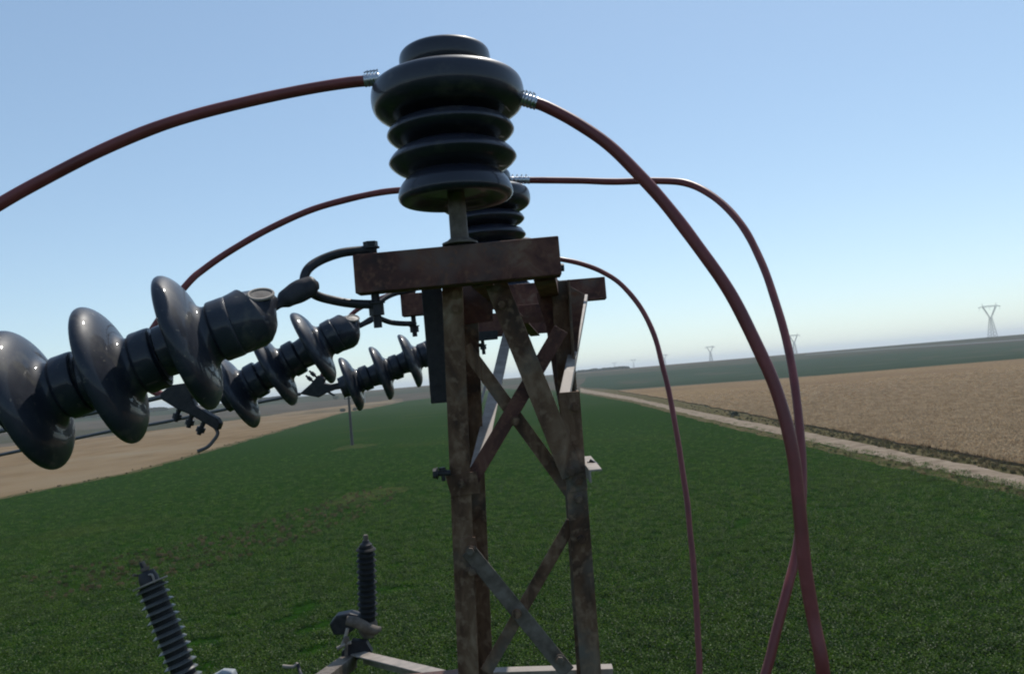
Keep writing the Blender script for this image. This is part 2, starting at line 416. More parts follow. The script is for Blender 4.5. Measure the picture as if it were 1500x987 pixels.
# brown stubble on the left
sl = [xy(0, 655), xy(150, 640), xy(300, 621), xy(420, 604), xy(520, 592), xy(590, 583)]
sheet('stubble_field', [ext(sl[0], sl[1], 260)] + sl + [gl[4]] + gl[:4][::-1] + [gl0], .008, STUB, 6, 1.2, 6, follow=True)
mg = [p + Vector((-1.0, .3)) for p in gl[:5]]
sheet('field_margin', [gl0 + Vector((-1, .3))] + mg + [p + Vector((1.0, -.3)) for p in gl[:5]][::-1] + [gl0 + Vector((1, -.3))], .016, VERGE, 1.5, .9, 12, follow=True)
# pale canal lining on the rise to the right
cl = [(1180, 519.5, 520.3), (1300, 510.3, 511.6), (1400, 503.5, 505.2), (1500, 496.5, 498.3)]
ct = [xy(x, a) for x, a, b_ in cl]; cb = [xy(x, b_) for x, a, b_ in cl]
ct.append(ext(ct[-1], ct[-2], 300)); cb.append(ext(cb[-1], cb[-2], 300))
sheet('irrigation_canal', ct + cb[::-1], .08, CANAL, 40, .4, 7, follow=True)
# thin patches in the green crop
def blob(name, px, py, rx, ry, m, z, seed):
    c = xy(px, py); pts = []
    for k in range(36):
        a = 2 * math.pi * k / 36; q = 1 + .45 * noise.noise(Vector((math.cos(a) * 1.5, math.sin(a) * 1.5, seed)))
        pts.append(c + Vector((math.cos(a) * rx * q, math.sin(a) * ry * q)))
    return sheet(name, pts, z, m, 50, 0, seed)
blob('bare_patch', 548, 722, 3.4, 3.0, PATCH, .030, 3.3)
blob('bare_patch', 516, 733, 2.6, 2.2, PATCH, .033, 5.1)
blob('bare_patch', 515, 655, 3.2, 6, PATCH, .030, 8.8)

# raised block of standing wheat
we = [xy(905, 573), xy(1180, 552.5), xy(1500, 526)]
wn = vt[1:-1]
wheat_poly = [we[0], we[1], we[2], ext(we[2], we[1], 260), ext(wn[-1], wn[-2], 40) + Vector((240, 0)), ext(wn[-1], wn[-2], 40)] + wn[::-1]
def wheat_block():
    pp = ragged([Vector((p[0], p[1])) for p in wheat_poly], 2.5, .45, 9)
    bm = bmesh.new(); fc = bm.faces.new([bm.verts.new((p.x, p.y, .22 + H(p.x, p.y))) for p in pp])
    r = bmesh.ops.extrude_face_region(bm, geom=[fc])
    for v in [g for g in r['geom'] if isinstance(g, bmesh.types.BMVert)]: v.co.z -= .22
    bmesh.ops.triangulate(bm, faces=bm.faces)
    return tag(build('wheat_field', bm, WHEAT), kind='structure')
wheat_block()

# ---- scattered plants: instanced leaf clumps on weighted points
def clump(name, m, n, rad, hgt, leaf, upright, seed, label, loc):
    rnd = random.Random(seed); bm = bmesh.new()
    for _ in range(n):
        a = rnd.uniform(0, 6.283); r_ = rad * math.sqrt(rnd.random()); z = hgt * rnd.uniform(.25, 1)
        c = Vector((r_ * math.cos(a), r_ * math.sin(a), z))
        if upright:
            tip = c + Vector((rnd.uniform(-.12, .12), rnd.uniform(-.12, .12), leaf)); sd = Vector((math.cos(a * 3), math.sin(a * 3), 0)) * leaf * .09
            bm.faces.new([bm.verts.new(p) for p in (c - sd, c + sd, tip + sd * .9, tip - sd * .9)])
            q = tip + Vector((rnd.uniform(-.05, .05), rnd.uniform(-.05, .05), leaf * .3))
            bm.faces.new([bm.verts.new(p) for p in (tip - sd * 2.0, q - sd * .6, q + sd * .6, tip + sd * 2.0)])
        else:
            d = Vector((rnd.uniform(-1, 1), rnd.uniform(-1, 1), rnd.uniform(-.35, .7))).normalized()
            s = d.cross(Vector((rnd.uniform(-.6, .6), rnd.uniform(-.6, .6), 1))).normalized() * leaf * .38; up = s.cross(d).normalized() * leaf * .12
            p0 = c; p1 = c + d * leaf
            v = [bm.verts.new(p) for p in (p0, c + d * leaf * .5 + s + up, p1, c + d * leaf * .5 - s + up)]
            mid = bm.verts.new(c + d * leaf * .5)
            bm.faces.new((v[0], v[1], mid)); bm.faces.new((v[1], v[2], mid)); bm.faces.new((v[2], v[3], mid)); bm.faces.new((v[3], v[0], mid))
    me = bpy.data.meshes.new(name); bm.to_mesh(me); bm.free()
    o = link(name, me, m, None, False); o.location = loc
    return tag(o, kind='stuff')
def inside(poly, X, Y):
    ins = np.zeros(len(X), bool); n = len(poly); j = n - 1
    for i in range(n):
        xi, yi, xj, yj = poly[i][0], poly[i][1], poly[j][0], poly[j][1]
        cnd = ((yi > Y) != (yj > Y)) & (X < (xj - xi) * (Y - yi) / (yj - yi + 1e-12) + xi)
        ins ^= cnd; j = i
    return ins
def scatter(name, poly, dmin, dmax, count, power, proto, smin, smax, z=0, hole=(), fade=None, patchy=False):
    """points within the view's spread (and a margin), denser close by"""
    u = np.random.rand(count * 4); k = power
    d = (dmin ** k + u * (dmax ** k - dmin ** k)) ** (1 / k)
    a = np.random.uniform(R(-42), R(42), count * 4)
    X = d * np.tan(a); Y = d
    ok = inside(poly, X, Y)
    if fade: ok &= np.random.rand(len(X)) < np.clip((fade[1] - d) / (fade[1] - fade[0]), 0, 1) ** 1.5
    for (hx, hy, hr) in hole:
        ok &= ~(((X - hx) ** 2 + (Y - hy) ** 2 < hr * hr) & (np.random.rand(len(X)) < .75))
    if patchy:
        for i in np.nonzero(ok)[0]:
            if noise.noise(Vector((X[i] * .55, Y[i] * .55, 2.2))) + .6 * noise.noise(Vector((X[i] * .11, Y[i] * .11, 7.2))) < -.68: ok[i] = False
    X = X[ok][:count]; Y = Y[ok][:count]
    me = bpy.data.meshes.new(name); me.from_pydata([(x, y, z) for x, y in zip(X, Y)], [], [])
    o = link(name, me, None, None, False)
    g = bpy.data.node_groups.new(name, 'GeometryNodeTree'); g.interface.new_socket('Geometry', in_out='INPUT', socket_type='NodeSocketGeometry'); g.interface.new_socket('Geometry', in_out='OUTPUT', socket_type='NodeSocketGeometry')
    gi = g.nodes.new('NodeGroupInput'); go = g.nodes.new('NodeGroupOutput'); ip = g.nodes.new('GeometryNodeInstanceOnPoints')
    ob = g.nodes.new('GeometryNodeObjectInfo'); ob.inputs['Object'].default_value = proto; ob.inputs['As Instance'].default_value = True
    rv = g.nodes.new('FunctionNodeRandomValue'); rv.data_type = 'FLOAT_VECTOR'; rv.inputs['Min'].default_value = (-.12, -.12, 0); rv.inputs['Max'].default_value = (.12, .12, 6.283)
    rs = g.nodes.new('FunctionNodeRandomValue'); rs.data_type = 'FLOAT'; rs.inputs[2].default_value = smin; rs.inputs[3].default_value = smax; rs.inputs['Seed'].default_value = 5
    g.links.new(gi.outputs[0], ip.inputs['Points']); g.links.new(ob.outputs['Geometry'], ip.inputs['Instance'])
    g.links.new(rv.outputs['Value'], ip.inputs['Rotation']); g.links.new(rs.outputs[1], ip.inputs['Scale']); g.links.new(ip.outputs[0], go.inputs[0])
    md = o.modifiers.new('scatter', 'NODES'); md.node_group = g
    return tag(o, kind='stuff')
pc = xy(540, 724); pp_ = xy(515, 655)
c1 = clump('crop_clump', LEAF, 20, .27, .20, .07, False, 1, '', (1.5, 30, 0))
scatter('green_crop', green_poly, 19, 150, 75000, .35, c1, .5, 1.25, .0, [(pc.x, pc.y, 3.2), (pp_.x, pp_.y, 4)], (35, 160), True)
c2 = clump('wheat_clump', STRAW, 20, .34, .12, .20, True, 2, '', (45, 75, .5))
scatter('wheat_stalks', wheat_poly, 42, 240, 50000, .5, c2, .6, 1.3, .18, (), (55, 240))
c3 = clump('weed_clump', WEED, 26, .3, .15, .30, True, 3, '', (40, 52, 0))
scatter('verge_weeds', vt + top[::-1], 42, 200, 16000, .9, c3, .2, .62, .0, (), (60, 200))
scatter('track_edge_weeds', bot + vb[::-1], 42, 200, 9000, .9, c3, .2, .5, .0, (), (45, 120))
swath = [xy(*q) for q in ((560, 714), (588, 727), (520, 765), (430, 800), (250, 850), (60, 885), (30, 850), (250, 800), (400, 760), (500, 728))]
scatter('thin_crop_weeds', swath, 25, 90, 2600, .6, c3, .2, .5, .05, (), None, True)
mpoly = [gl0 + Vector((-1.6, .4))] + [p + Vector((-1.6, .4)) for p in gl[:4]] + [p + Vector((1.6, -.4)) for p in gl[:4]][::-1] + [gl0 + Vector((1.6, -.4))]
scatter('margin_weeds', mpoly, 60, 260, 1500, .9, c3, .2, .6, .0)

# ------------------------------------------------------------------ steel lattice pole with its crossarm
tower = empty('lattice_pole', P(760, 987, 1.8) - Vector((0, 0, P(760, 987, 1.8).z)))
tag(tower, 'rusty steel lattice pole with crossed diagonal braces standing in the green field', 'pole')
DF, DB = 1.68, 1.96
back = Vector((.018, .28, 0))
def leg_pts(xa, ya, xb, yb, d, off=Vector((0, 0, 0)), spread=0.0, spread_y=0.0):
    a = P(xa, ya, d) + off; b_ = P(xb, yb, d) + off
    dirn = (b_ - a); dirn = dirn / dirn.z
    k = b_ + dirn * (-.25)                       # a little below the frame
    foot = Vector((k.x + spread, k.y + spread_y, .25))
    return a, k, foot
legs = [leg_pts(662, 412, 686, 985, DF, spread=-.16, spread_y=-.14), leg_pts(834, 574, 865, 975, DF, spread=.14, spread_y=-.14),
        leg_pts(662, 412, 686, 985, DF, back, -.16, .14), leg_pts(820, 412, 857, 975, 1.97, Vector((0, 0, 0)), .14, .14)]
for i, (a, k, f) in enumerate(legs):
    sd = 1 if i in (0, 2) else -1
    hint = Vector((0, -1, 0)) if i < 2 else Vector((0, 1, 0))
    bm = bmesh.new()
    if i >= 2: sd = -sd
    sec = L_sec(.043, .005, sd)
    add_prism(bm, a, k, sec, hint); add_prism(bm, k, f, sec, hint)
    o = build('leg', bm, LEG, tower, bevel=.001)
# bracing, front face then back face (pixel ends, depth, width in pixels, side of the flange)
def brace(x0, y0, x1, y1, d0, d1, wpx, m=LEG, hint=Vector((0, -1, 0)), side=1, name='brace', flat=False, depth=None):
    wd = wpx / F_PX * (d0 + d1) / 2
    return angle(name, P(x0, y0, d0), P(x1, y1, d1), wd, tower, m, hint, side, .0045, depth, flat)
brace(722, 404, 839, 697, DF - .006, DF - .006, 33, LEG, side=-1)
brace(689, 706, 822, 482, DF + .012, DF + .012, 22, RUST, side=1)
brace(681, 508, 838, 724, DF + .02, DF + .02, 20, LEG, side=1)
brace(686, 806, 832, 985, DF - .006, DF - .006, 23, GALV, side=1)
brace(838, 764, 712, 984, DF + .012, DF + .012, 18, LEG, side=-1)
# side-face diagonals that slope down towards the camera and catch the sun
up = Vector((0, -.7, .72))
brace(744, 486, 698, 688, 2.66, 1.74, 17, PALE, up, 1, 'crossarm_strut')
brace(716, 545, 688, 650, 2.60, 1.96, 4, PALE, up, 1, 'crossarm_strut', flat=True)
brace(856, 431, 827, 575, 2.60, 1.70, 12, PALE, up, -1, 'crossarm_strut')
# gussets
plate('gusset_plate', [(806, 404), (857, 431), (849, 482), (843, 545), (846, 600), (820, 602), (812, 560), (800, 478), (785, 430)], 1.99, .006, RUST, tower)
plate('gusset_plate', [(652, 697), (698, 690), (703, 722), (661, 728)], DF - .003, .004, LEG, tower)
plate('gusset_plate', [(830, 688), (858, 686), (861, 716), (834, 722)], DF - .003, .004, LEG, tower)
plate('gusset_plate', [(672, 790), (696, 786), (702, 818), (676, 822)], DF - .003, .0035, LEG, tower)
# hanging channel behind the left leg
bm = bmesh.new(); add_prism(bm, P(631, 414, 1.80), P(646, 590, 1.80), L_sec(.045, .005, 1), Vector((0, -1, 0))); build('hanger_angle', bm, DARKST, tower, bevel=.001)
# horizontal at the bottom of the view, step brackets, small bolts
brace(700, 981, 897, 975, 1.99, 1.99, 16, PALE, Vector((0, -.12, 1)), 1, 'cross_tie')
ca, cb_ = P(857, 668, 1.80), P(872, 687, 1.60)
angle('step_bracket', ca, cb_, .026, tower, PALE, Vector((0, -.1, 1)), 1, .004)
hexbolt('bolt', P(868, 680, 1.70), P(860, 694, 1.70), .006, tower)
hexbolt('bolt', P(640, 693, 1.66), P(660, 692, 1.66), .006, tower)
hexbolt('bolt', P(648, 688, 1.66), P(650, 704, 1.66), .004, tower)
bolt_heads(tower, [(P(668, 452, DF - .004), -_F), (P(735, 446, DF - .012), -_F), (P(848, 730, DF - .004), -_F), (P(852, 790, DF - .004), -_F), (P(692, 836, DF - .004), -_F), (P(755, 617, DF + .01), -_F), (P(842, 596, DF - .004), -_F), (P(820, 965, DF - .012), -_F), (P(676, 708, DF - .008), -_F), (P(847, 704, DF - .012), -_F), (P(689, 806, DF - .014), -_F), (P(727, 420, DF - .014), -_F), (P(837, 690, DF - .014), -_F), (P(668, 430, DF - .004), -_F), (P(757, 898, DF - .012), -_F)], .008)
# braces lower down, to the ground
prev = [(leg[1]) for leg in legs]
def at_z(leg, z):
    a, k, f = leg; t_ = (k.z - z) / (k.z - f.z); return k + (f - k) * t_
zs = [8.2, 7.5, 6.8, 6.0, 5.2, 4.3, 3.4, 2.4, 1.4, .4]
for z0, z1 in zip(zs, zs[1:]):
    for (i, j, hint) in ((0, 1, Vector((0, -1, 0))), (2, 3, Vector((0, 1, 0))), (0, 2, Vector((-1, 0, 0))), (1, 3, Vector((1, 0, 0)))):
        angle('brace', at_z(legs[i], z0), at_z(legs[j], z1), .03, tower, LEG, hint, 1, .0045)
fp = [l[2] for l in legs]; cx = sum(p.x for p in fp) / 4; cy = sum(p.y for p in fp) / 4
bm = bmesh.new(); bmesh.ops.create_cube(bm, size=1, matrix=Matrix.Translation((cx, cy, .13)) @ Matrix.Diagonal((1.1, 1.1, .3, 1))); build('footing', bm, CONC, tower, bevel=.02)

# crossarm: two long rails running away from the camera, three channels on top
def channel(name, x0, y0, x1, y1, d, h, fl, m, parent):
    """U channel, web towards the camera, flanges away; (x0,y0)-(x1,y1) is the top edge"""
    A = P(x0, y0, d); B = P(x1, y1, d); up_ = Vector((0, 0, 1)); a, s, n = frame_of(B - A, up_)
    t_ = .005; bk = Vector((0, 1, 0)); bk = (bk - a * bk.dot(a)).normalized()
    sec = [(0, 0), (0, -h), (fl, -h), (fl, -h + t_), (t_, -h + t_), (t_, -t_), (fl, -t_), (fl, 0)]
    bm = bmesh.new()
    r0 = [bm.verts.new(A + bk * u + up_ * v) for u, v in sec]; r1 = [bm.verts.new(B + bk * u + up_ * v) for u, v in sec]
    for i in range(8): bm.faces.new((r0[i], r0[(i + 1) % 8], r1[(i + 1) % 8], r1[i]))
    bm.faces.new(r0[::-1]); bm.faces.new(r1)
    return build(name, bm, m, parent, bevel=.0025)
HA = .078
channel('crossarm_channel', 516, 373, 818, 345, 1.60, HA, .05, RUST, tower)
channel('crossarm_channel', 586, 431, 886, 405, 2.75, .076, .05, RUST, tower)
channel('crossarm_channel', 695, 461, 848, 449, 3.80, .11, .05, RUST, tower)
drift = Vector((.0727, 1, 0))
for x in (706, 798):
    A = P(x, 412, 1.64); A.z = P(700, 412, 1.6).z - .006; B = A + drift * 2.25; B.z = A.z
    angle('crossarm_rail', A, B, .045, tower, RUST, Vector((0, 0, -1)), 1 if x < 750 else -1, .005)
plate('cleat', [(677, 412), (722, 410), (722, 470), (677, 476)], 1.95, .006, RUST, tower)
plate('cleat', [(755, 447), (815, 443), (815, 470), (762, 474)], 2.6, .006, RUST, tower)
plate('cleat', [(695, 486), (729, 484), (729, 497), (696, 500)], 3.78, .05, DARKST, tower)
hexbolt('bolt', P(822, 392, 1.62), P(808, 393, 1.62), .0045, tower)

# ------------------------------------------------------------------ pin insulators
def pin_insulator(x, y, d, label):
    base = P(x, y, d)
    o = empty('pin_insulator', base); tag(o, label, 'insulator', 'pin insulators standing on the crossarm')
    pr = [(.0, .402), (.066, .4015), (.084, .397), (.092, .387), (.0925, .366), (.088, .352), (.081, .346), (.088, .342),
          (.112, .340), (.136, .335), (.150, .325), (.155, .308), (.1545, .288), (.147, .273), (.128, .262), (.108, .257), (.093, .252),
          (.102, .250), (.119, .243), (.1285, .230), (.1275, .223), (.117, .214), (.100, .207), (.087, .202),
          (.098, .198), (.117, .188), (.1285, .174), (.1275, .167), (.115, .156), (.099, .148), (.088, .143), (.096, .138), (.109, .124), (.116, .104),
          (.114, .094), (.106, .089), (.09, .092), (.07, .104), (.05, .104), (.024, .104)]
    lathe('porcelain_body', base, Vector((0, 0, 1)), [(0, .402)] + smooth_profile(pr[1:], 3) + [(.02, .104), (0, .104)], GLAZE, o, 72, 60)
    lathe('steel_pin', base, Vector((0, 0, 1)), [(.036, 0), (.036, .004), (.026, .008), (.0185, .014), (.0175, .105), (0, .105)], GALV, o, 24)
    bm = bmesh.new()
    for kk in range(3):
        add_tube(bm, [base + Vector((math.cos(q) * .0865, math.sin(q) * .0865, .3475 + .0035 * kk + .0015 * math.sin(q * 2 + kk))) for q in np.linspace(0, 2 * math.pi, 41)], .0017, 6)
    build('tie_wire', bm, GALV, o, smooth=True)
    hexb = hexbolt('nut', base - Vector((0, 0, .006)), base - Vector((0, 0, .05)), .011, o)
    return o
pin_insulator(674, 358.5, 1.625, 'large dark glazed pin insulator nearest the camera, on the front channel')
pin_insulator(722, 419.5, 2.775, 'smaller looking dark pin insulator half hidden behind the large front one')
pin_insulator(748, 457, 3.825, 'farthest dark pin insulator, hidden behind the rusty front channel')

# ------------------------------------------------------------------ tension strings
def string(pts, d, R_, end_px, end_d, shackle, bolt, label, capn=True):
    """pts: centres of the three sheds in pixels; d their depths; end_px: tip of the socket cap"""
    C3 = [P(x, y, dd) for (x, y), dd in zip(pts, d)]
    ax = (C3[2] - C3[0]).normalized(); pitch = (C3[2] - C3[0]).length / 2
    tip = P(*end_px, end_d)
    o = empty('tension_insulator', tip); tag(o, label, 'insulator', 'tension insulator strings pulling to the left')
    k = R_ / .127
    for i in range(3):
        c = C3[i]
        # hub on the tower side (negative h), smooth dome on the conductor side
        # cap neck and lip, convex dome towards the pole, drip rim, ribbed hollow underside, pin
        pr = [(0, -.088), (.046, -.088), (.049, -.084), (.0555, -.082), (.056, -.060), (.056, -.050), (.0545, -.046), (.051, -.043), (.053, -.040),
              (.064, -.037), (.083, -.032), (.102, -.023), (.1155, -.012), (.1235, -.001), (.1268, .009), (.1255, .018), (.120, .023), (.114, .022), (.108, .016),
              (.100, .012), (.096, .022), (.092, .022), (.088, .012), (.080, .012), (.076, .024), (.070, .024), (.060, .020), (.050, .030), (.047, .046), (.046, .060), (0, .060)]
        pr = [(a * k, (b_ + (.006 if -.041 < b_ < .03 else 0)) * (pitch / .147) * (.80 if -.041 < b_ < .03 and a > .0545 else 1)) for a, b_ in pr]
        pr = [pr[0]] + smooth_profile(pr[1:-1], 3) + [pr[-1]]
        lathe('insulator_disc', c, ax, pr, GREY, o, 64, 55)
    # socket cap towards the tower
    c0 = C3[0] - ax * .07 * (pitch / .147); ln = (tip - c0).length; ax2 = (tip - c0).normalized()
    upv = (Vector((0, -.2, 1)) - ax2 * Vector((0, -.2, 1)).dot(ax2)).normalized()
    st = [(-.01, .050, 0), (.0, .0545, 0), (ln * .25, .0565, 0), (ln * .46, .058, .001), (ln * .50, .0565, .002), (ln * .62, .0495, .005), (ln * .74, .042, .009), (ln * .88, .031, .012), (ln * .98, .020, .010), (ln * 1.0, .014, .008)]
    bm = bmesh.new(); add_tube(bm, [c0 + ax2 * h_ + upv * o_ * k for h_, r_, o_ in st], [r_ * k for h_, r_, o_ in st], 32)
    cap = build('socket_cap', bm, GREY, o, smooth=True, edge_split=50)
    # mouth of the cap: bright rim, dark disc standing in for the shade inside
    mn = (Vector((0, -.86, .5)) - ax2 * Vector((0, -.72, .7)).dot(ax2) + ax2 * .35).normalized()
    q = c0 + ax2 * ln * .72 + upv * .004 * k + (mn - ax2 * mn.dot(ax2)).normalized() * .044 * k
    a_, s_, n_ = frame_of(mn, ax2)
    ring = [q + n_ * math.cos(t_) * .024 * k + s_ * math.sin(t_) * .014 * k for t_ in np.linspace(0, 2 * math.pi, 25)]
    bm = bmesh.new(); add_tube(bm, ring, .003 * k, 8); rim = build('socket_rim', bm, PALE, cap, smooth=True)
    bm = bmesh.new(); vv = [bm.verts.new(r_ * .94 + q * .06 + a_ * .001) for r_ in ring[:-1]]; vb_ = [bm.verts.new(v.co - a_ * .012) for v in vv]
    bm.faces.new(vv); bm.faces.new(vb_[::-1])
    for i in range(24): bm.faces.new((vv[i], vv[(i + 1) % 24], vb_[(i + 1) % 24], vb_[i]))
    build('socket_mouth_shade', bm, DARKST, cap)
    # eye link and bow shackle
    (link_pts, link_r, upper, lower, ar) = shackle
    fl = Vector((.25, 1, 0)).normalized()
    tube('eye_link', [P(*q_) for q_ in link_pts], link_r, DARKST, o, 6, 12, (fl, .45))
    sh = tube('shackle', [P(*q_) for q_ in upper], ar, DARKST, o, 8, 12)
    tube('shackle_arm', [P(*q_) for q_ in lower], ar, DARKST, sh, 8, 12)
    hb = hexbolt('shackle_bolt', P(*bolt[0]), P(*bolt[1]), bolt[2], sh, nut=bolt[3])
    return o, C3, ax, pitch
s1 = string([(283, 499), (170, 546), (55, 582)], [1.435, 1.41, 1.385], .127, (403, 452), 1.50,
            ([(394, 455, 1.50), (407, 447, 1.51), (420, 437, 1.52), (438, 427, 1.53), (455, 420, 1.54), (466, 418, 1.545)], [.008, .008, .019, .023, .021, .008],
             [(458, 430, 1.535), (446, 414, 1.55), (450, 396, 1.56), (468, 382, 1.58), (498, 371, 1.60), (528, 367, 1.62), (552, 366, 1.625)],
             [(448, 418, 1.55), (462, 432, 1.56), (488, 440, 1.585), (520, 445, 1.61), (558, 446, 1.625)], .0092),
            ((543, 362, 1.625), (554, 480, 1.625), .0085, [(.70, .024)]), 'nearest and largest string of three grey glazed discs, at the left edge')
s2 = string([(463, 507), (406, 539), (350, 571)], [2.535, 2.52, 2.50], .127, (524, 479), 2.60,
            ([(521, 481, 2.60), (531, 475, 2.61), (542, 469, 2.62), (553, 462, 2.63)], [.006, .009, .011, .009],
             [(548, 468, 2.63), (549, 452, 2.66), (562, 438, 2.70), (582, 429, 2.74), (607, 427, 2.78)],
             [(547, 460, 2.64), (556, 466, 2.66), (572, 472, 2.70), (590, 474, 2.74), (608, 474, 2.78)], .009),
            ((602, 426, 2.78), (608, 493, 2.78), .0085, [(.78, .02)]), 'middle string of three grey discs between the near and far strings')
s3 = string([(603, 527), (561, 545), (517, 561)], [3.62, 3.60, 3.58], .127, (650, 507), 3.66,
            ([(648, 508, 3.66), (655, 505, 3.68), (662, 502, 3.70)], [.006, .01, .009],
             [(660, 503, 3.70), (664, 494, 3.72), (680, 488, 3.78), (708, 486, 3.82)],
             [(660, 500, 3.70), (668, 503, 3.72), (686, 506, 3.78), (709, 505, 3.82)], .009),
            ((705, 484, 3.82), (709, 519, 3.82), .0085, [(.62, .02)]), 'farthest and smallest string of three grey discs beside the pole leg')

# dead-end clamps on the three conductors
def clamp(o, outline, d, th, bolts, tail, rt):
    body = plate('clamp_body', outline, d, th, DARKST, o, .004)
    for (x0, y0, x1, y1, r_) in bolts:
        bm = bmesh.new(); A = P(x0, y0, d + th * .5); B = P(x1, y1, d + th * .5)
        add_tube(bm, [A + (B - A) * t_ for t_ in (0, .45, .46, .8, .81, 1)], [r_ * .8, r_ * .8, r_ * 1.5, r_ * 1.5, r_ * .8, r_ * .8], 10)
        build('clamp_bolt', bm, DARKST, body, smooth=True)
    if tail: tube('wire_tail', [P(*q) for q in tail], rt, WIRE, body, 6, 10)
clamp(s2[0], [(234, 576), (249, 564), (277, 560), (305, 563), (331, 570), (331, 586), (300, 580), (280, 582), (285, 594), (300, 603), (317, 613), (322, 621), (318, 631), (313, 628), (303, 622), (277, 607), (260, 600), (234, 584)], 2.46, .035,
      [(263, 597, 257, 617, .009), (281, 606, 276, 626, .009), (299, 617, 291, 636, .009)], [(312, 622, 2.47), (319, 634, 2.47), (312, 646, 2.46), (303, 655, 2.45), (289, 661, 2.44)], .0055)
clamp(s3[0], [(438, 577), (455, 562), (466, 549), (476, 555), (474, 561), (484, 563), (506, 558), (510, 568), (490, 571), (475, 577), (466, 582)], 3.54, .035,
      [(468, 556, 453, 543, .006), (463, 562, 448, 550, .006)], [(478, 572, 3.55), (484, 576, 3.55), (490, 579, 3.55)], .005)
clamp(s1[0], [(0 - 90, 640), (-60, 610), (-10, 596), (-10, 622), (-50, 640), (-88, 655)], 1.36, .035,
      [(-60, 640, -66, 670, .009), (-84, 646, -90, 676, .009)], None, .005)

# conductors leaving to the left and behind the camera
def conductor(pts, label):
    o = tube('conductor_wire', [P(*q) for q in pts], .0075, WIRE, None, 8, 8)
    return tag(o, label, 'wire', 'conductors leaving to the left')
def far_end(px, py, d, sag):
    a = P(px, py, d); return a
conductor([(-90, 645, 1.37), (-220, 690, 1.34), (-600, 800, 1.22), (-1500, 1040, 1.0)], 'bare conductor leading from the clamp of the nearest disc string')
conductor([(238, 581, 2.48), (142, 603, 2.47), (60, 618, 2.46), (0, 631, 2.45), (-200, 672, 2.42), (-900, 800, 2.3)], 'bare conductor leading left from the clamp of the middle disc string')
conductor([(440, 577, 3.56), (350, 595, 3.56), (240, 618, 3.55), (163, 631, 3.54), (60, 653, 3.53), (0, 666, 3.52), (-200, 706, 3.5), (-900, 850, 3.3)], 'bare conductor leading left from the clamp of the farthest disc string')

# ------------------------------------------------------------------ red jumper cables
def lug(A, B, r_, parent):
    bm = bmesh.new(); n = 14
    pts = [A + (B - A) * (i / n) for i in range(n + 1)]
    add_tube(bm, pts, [r_ * (1.14 if i % 3 else 1.02) for i in range(n + 1)], 14)
    o = build('cable_sleeve', bm, ALU, parent, smooth=True, edge_split=50)
    bm = bmesh.new(); up_ = Vector((0, 0, 1)) * r_ * 1.35
    for i in range(4):
        c = A + (B - A) * (.15 + .22 * i)
        add_tube(bm, [c + up_ * .85, c + up_ * 1.15 + Vector((.002, -.001, .002)), c + up_ * 1.1 + (B - A).normalized() * .006], r_ * .16, 6)
    build('binding_wire', bm, ALU, o, smooth=True)
def cable(pts, r_, label, lugs=(), grp='red jumper cables'):
    P3 = catmull([P(*q) for q in pts], 6)
    P3 = [p + Vector((noise.noise(p * 7), noise.noise(p * 7 + Vector((9, 0, 0))), noise.noise(p * 7 + Vector((0, 5, 0))))) * .0022 for p in P3]
    rr = [r_ * (1 + .05 * noise.noise(p * 16)) for p in P3]
    o = tube('jumper_cable', P3, rr, CABLE, None, 3, 14)
    tag(o, label, 'cable', grp)
    for a, b_ in lugs: lug(P(*a), P(*b_), r_, o)
    return o
cable([(545, 118, 1.62), (510, 121, 1.62), (440, 132, 1.61), (360, 149, 1.60), (270, 173, 1.57), (180, 206, 1.54), (90, 249, 1.50), (0, 298, 1.46), (-80, 352, 1.42), (-140, 430, 1.38), (-130, 540, 1.36), (-70, 625, 1.37)], .0112,
      'thick red cable curving left from the large front pin insulator', [((556, 116, 1.62), (534, 119, 1.62))])
cable([(764, 146, 1.63), (778, 150, 1.63), (800, 157, 1.63), (845, 180, 1.62), (890, 211, 1.60), (935, 255, 1.58), (980, 305, 1.56), (1030, 372, 1.53), (1075, 440, 1.51), (1112, 512, 1.49), (1140, 580, 1.47), (1160, 660, 1.45), (1170, 740, 1.44), (1178, 820, 1.43), (1190, 900, 1.42), (1207, 990, 1.40), (1215, 1120, 1.45), (1150, 1320, 1.6), (1000, 1500, 1.7), (850, 1600, 1.75)], .0118,
      'thick red cable arching right from the front pin insulator and down', [((762, 145, 1.63), (786, 152, 1.63))])
cable([(600, 278, 2.80), (560, 282, 2.80), (510, 292, 2.78), (450, 310, 2.76), (390, 337, 2.72), (340, 366, 2.68), (300, 393, 2.64), (276, 414, 2.60), (235, 465, 2.55), (205, 520, 2.52), (215, 565, 2.50), (250, 582, 2.49)], .0112,
      'thinner looking red cable curving left behind the front insulator to the middle string', [])
cable([(752, 264, 2.82), (790, 264, 2.82), (850, 265, 2.80), (910, 266, 2.76), (960, 265, 2.72), (1005, 269, 2.66), (1045, 288, 2.58), (1080, 322, 2.50), (1108, 368, 2.42), (1130, 425, 2.33), (1150, 490, 2.24), (1164, 560, 2.15), (1173, 640, 2.07), (1175, 720, 2.00), (1168, 800, 1.95), (1152, 870, 1.90), (1136, 930, 1.87), (1120, 990, 1.85), (1080, 1100, 1.82), (1000, 1300, 1.8), (900, 1500, 1.8)], .0115,
      'red cable from the second pin insulator that crosses the thick cable twice', [((746, 264, 2.82), (776, 264, 2.82))])
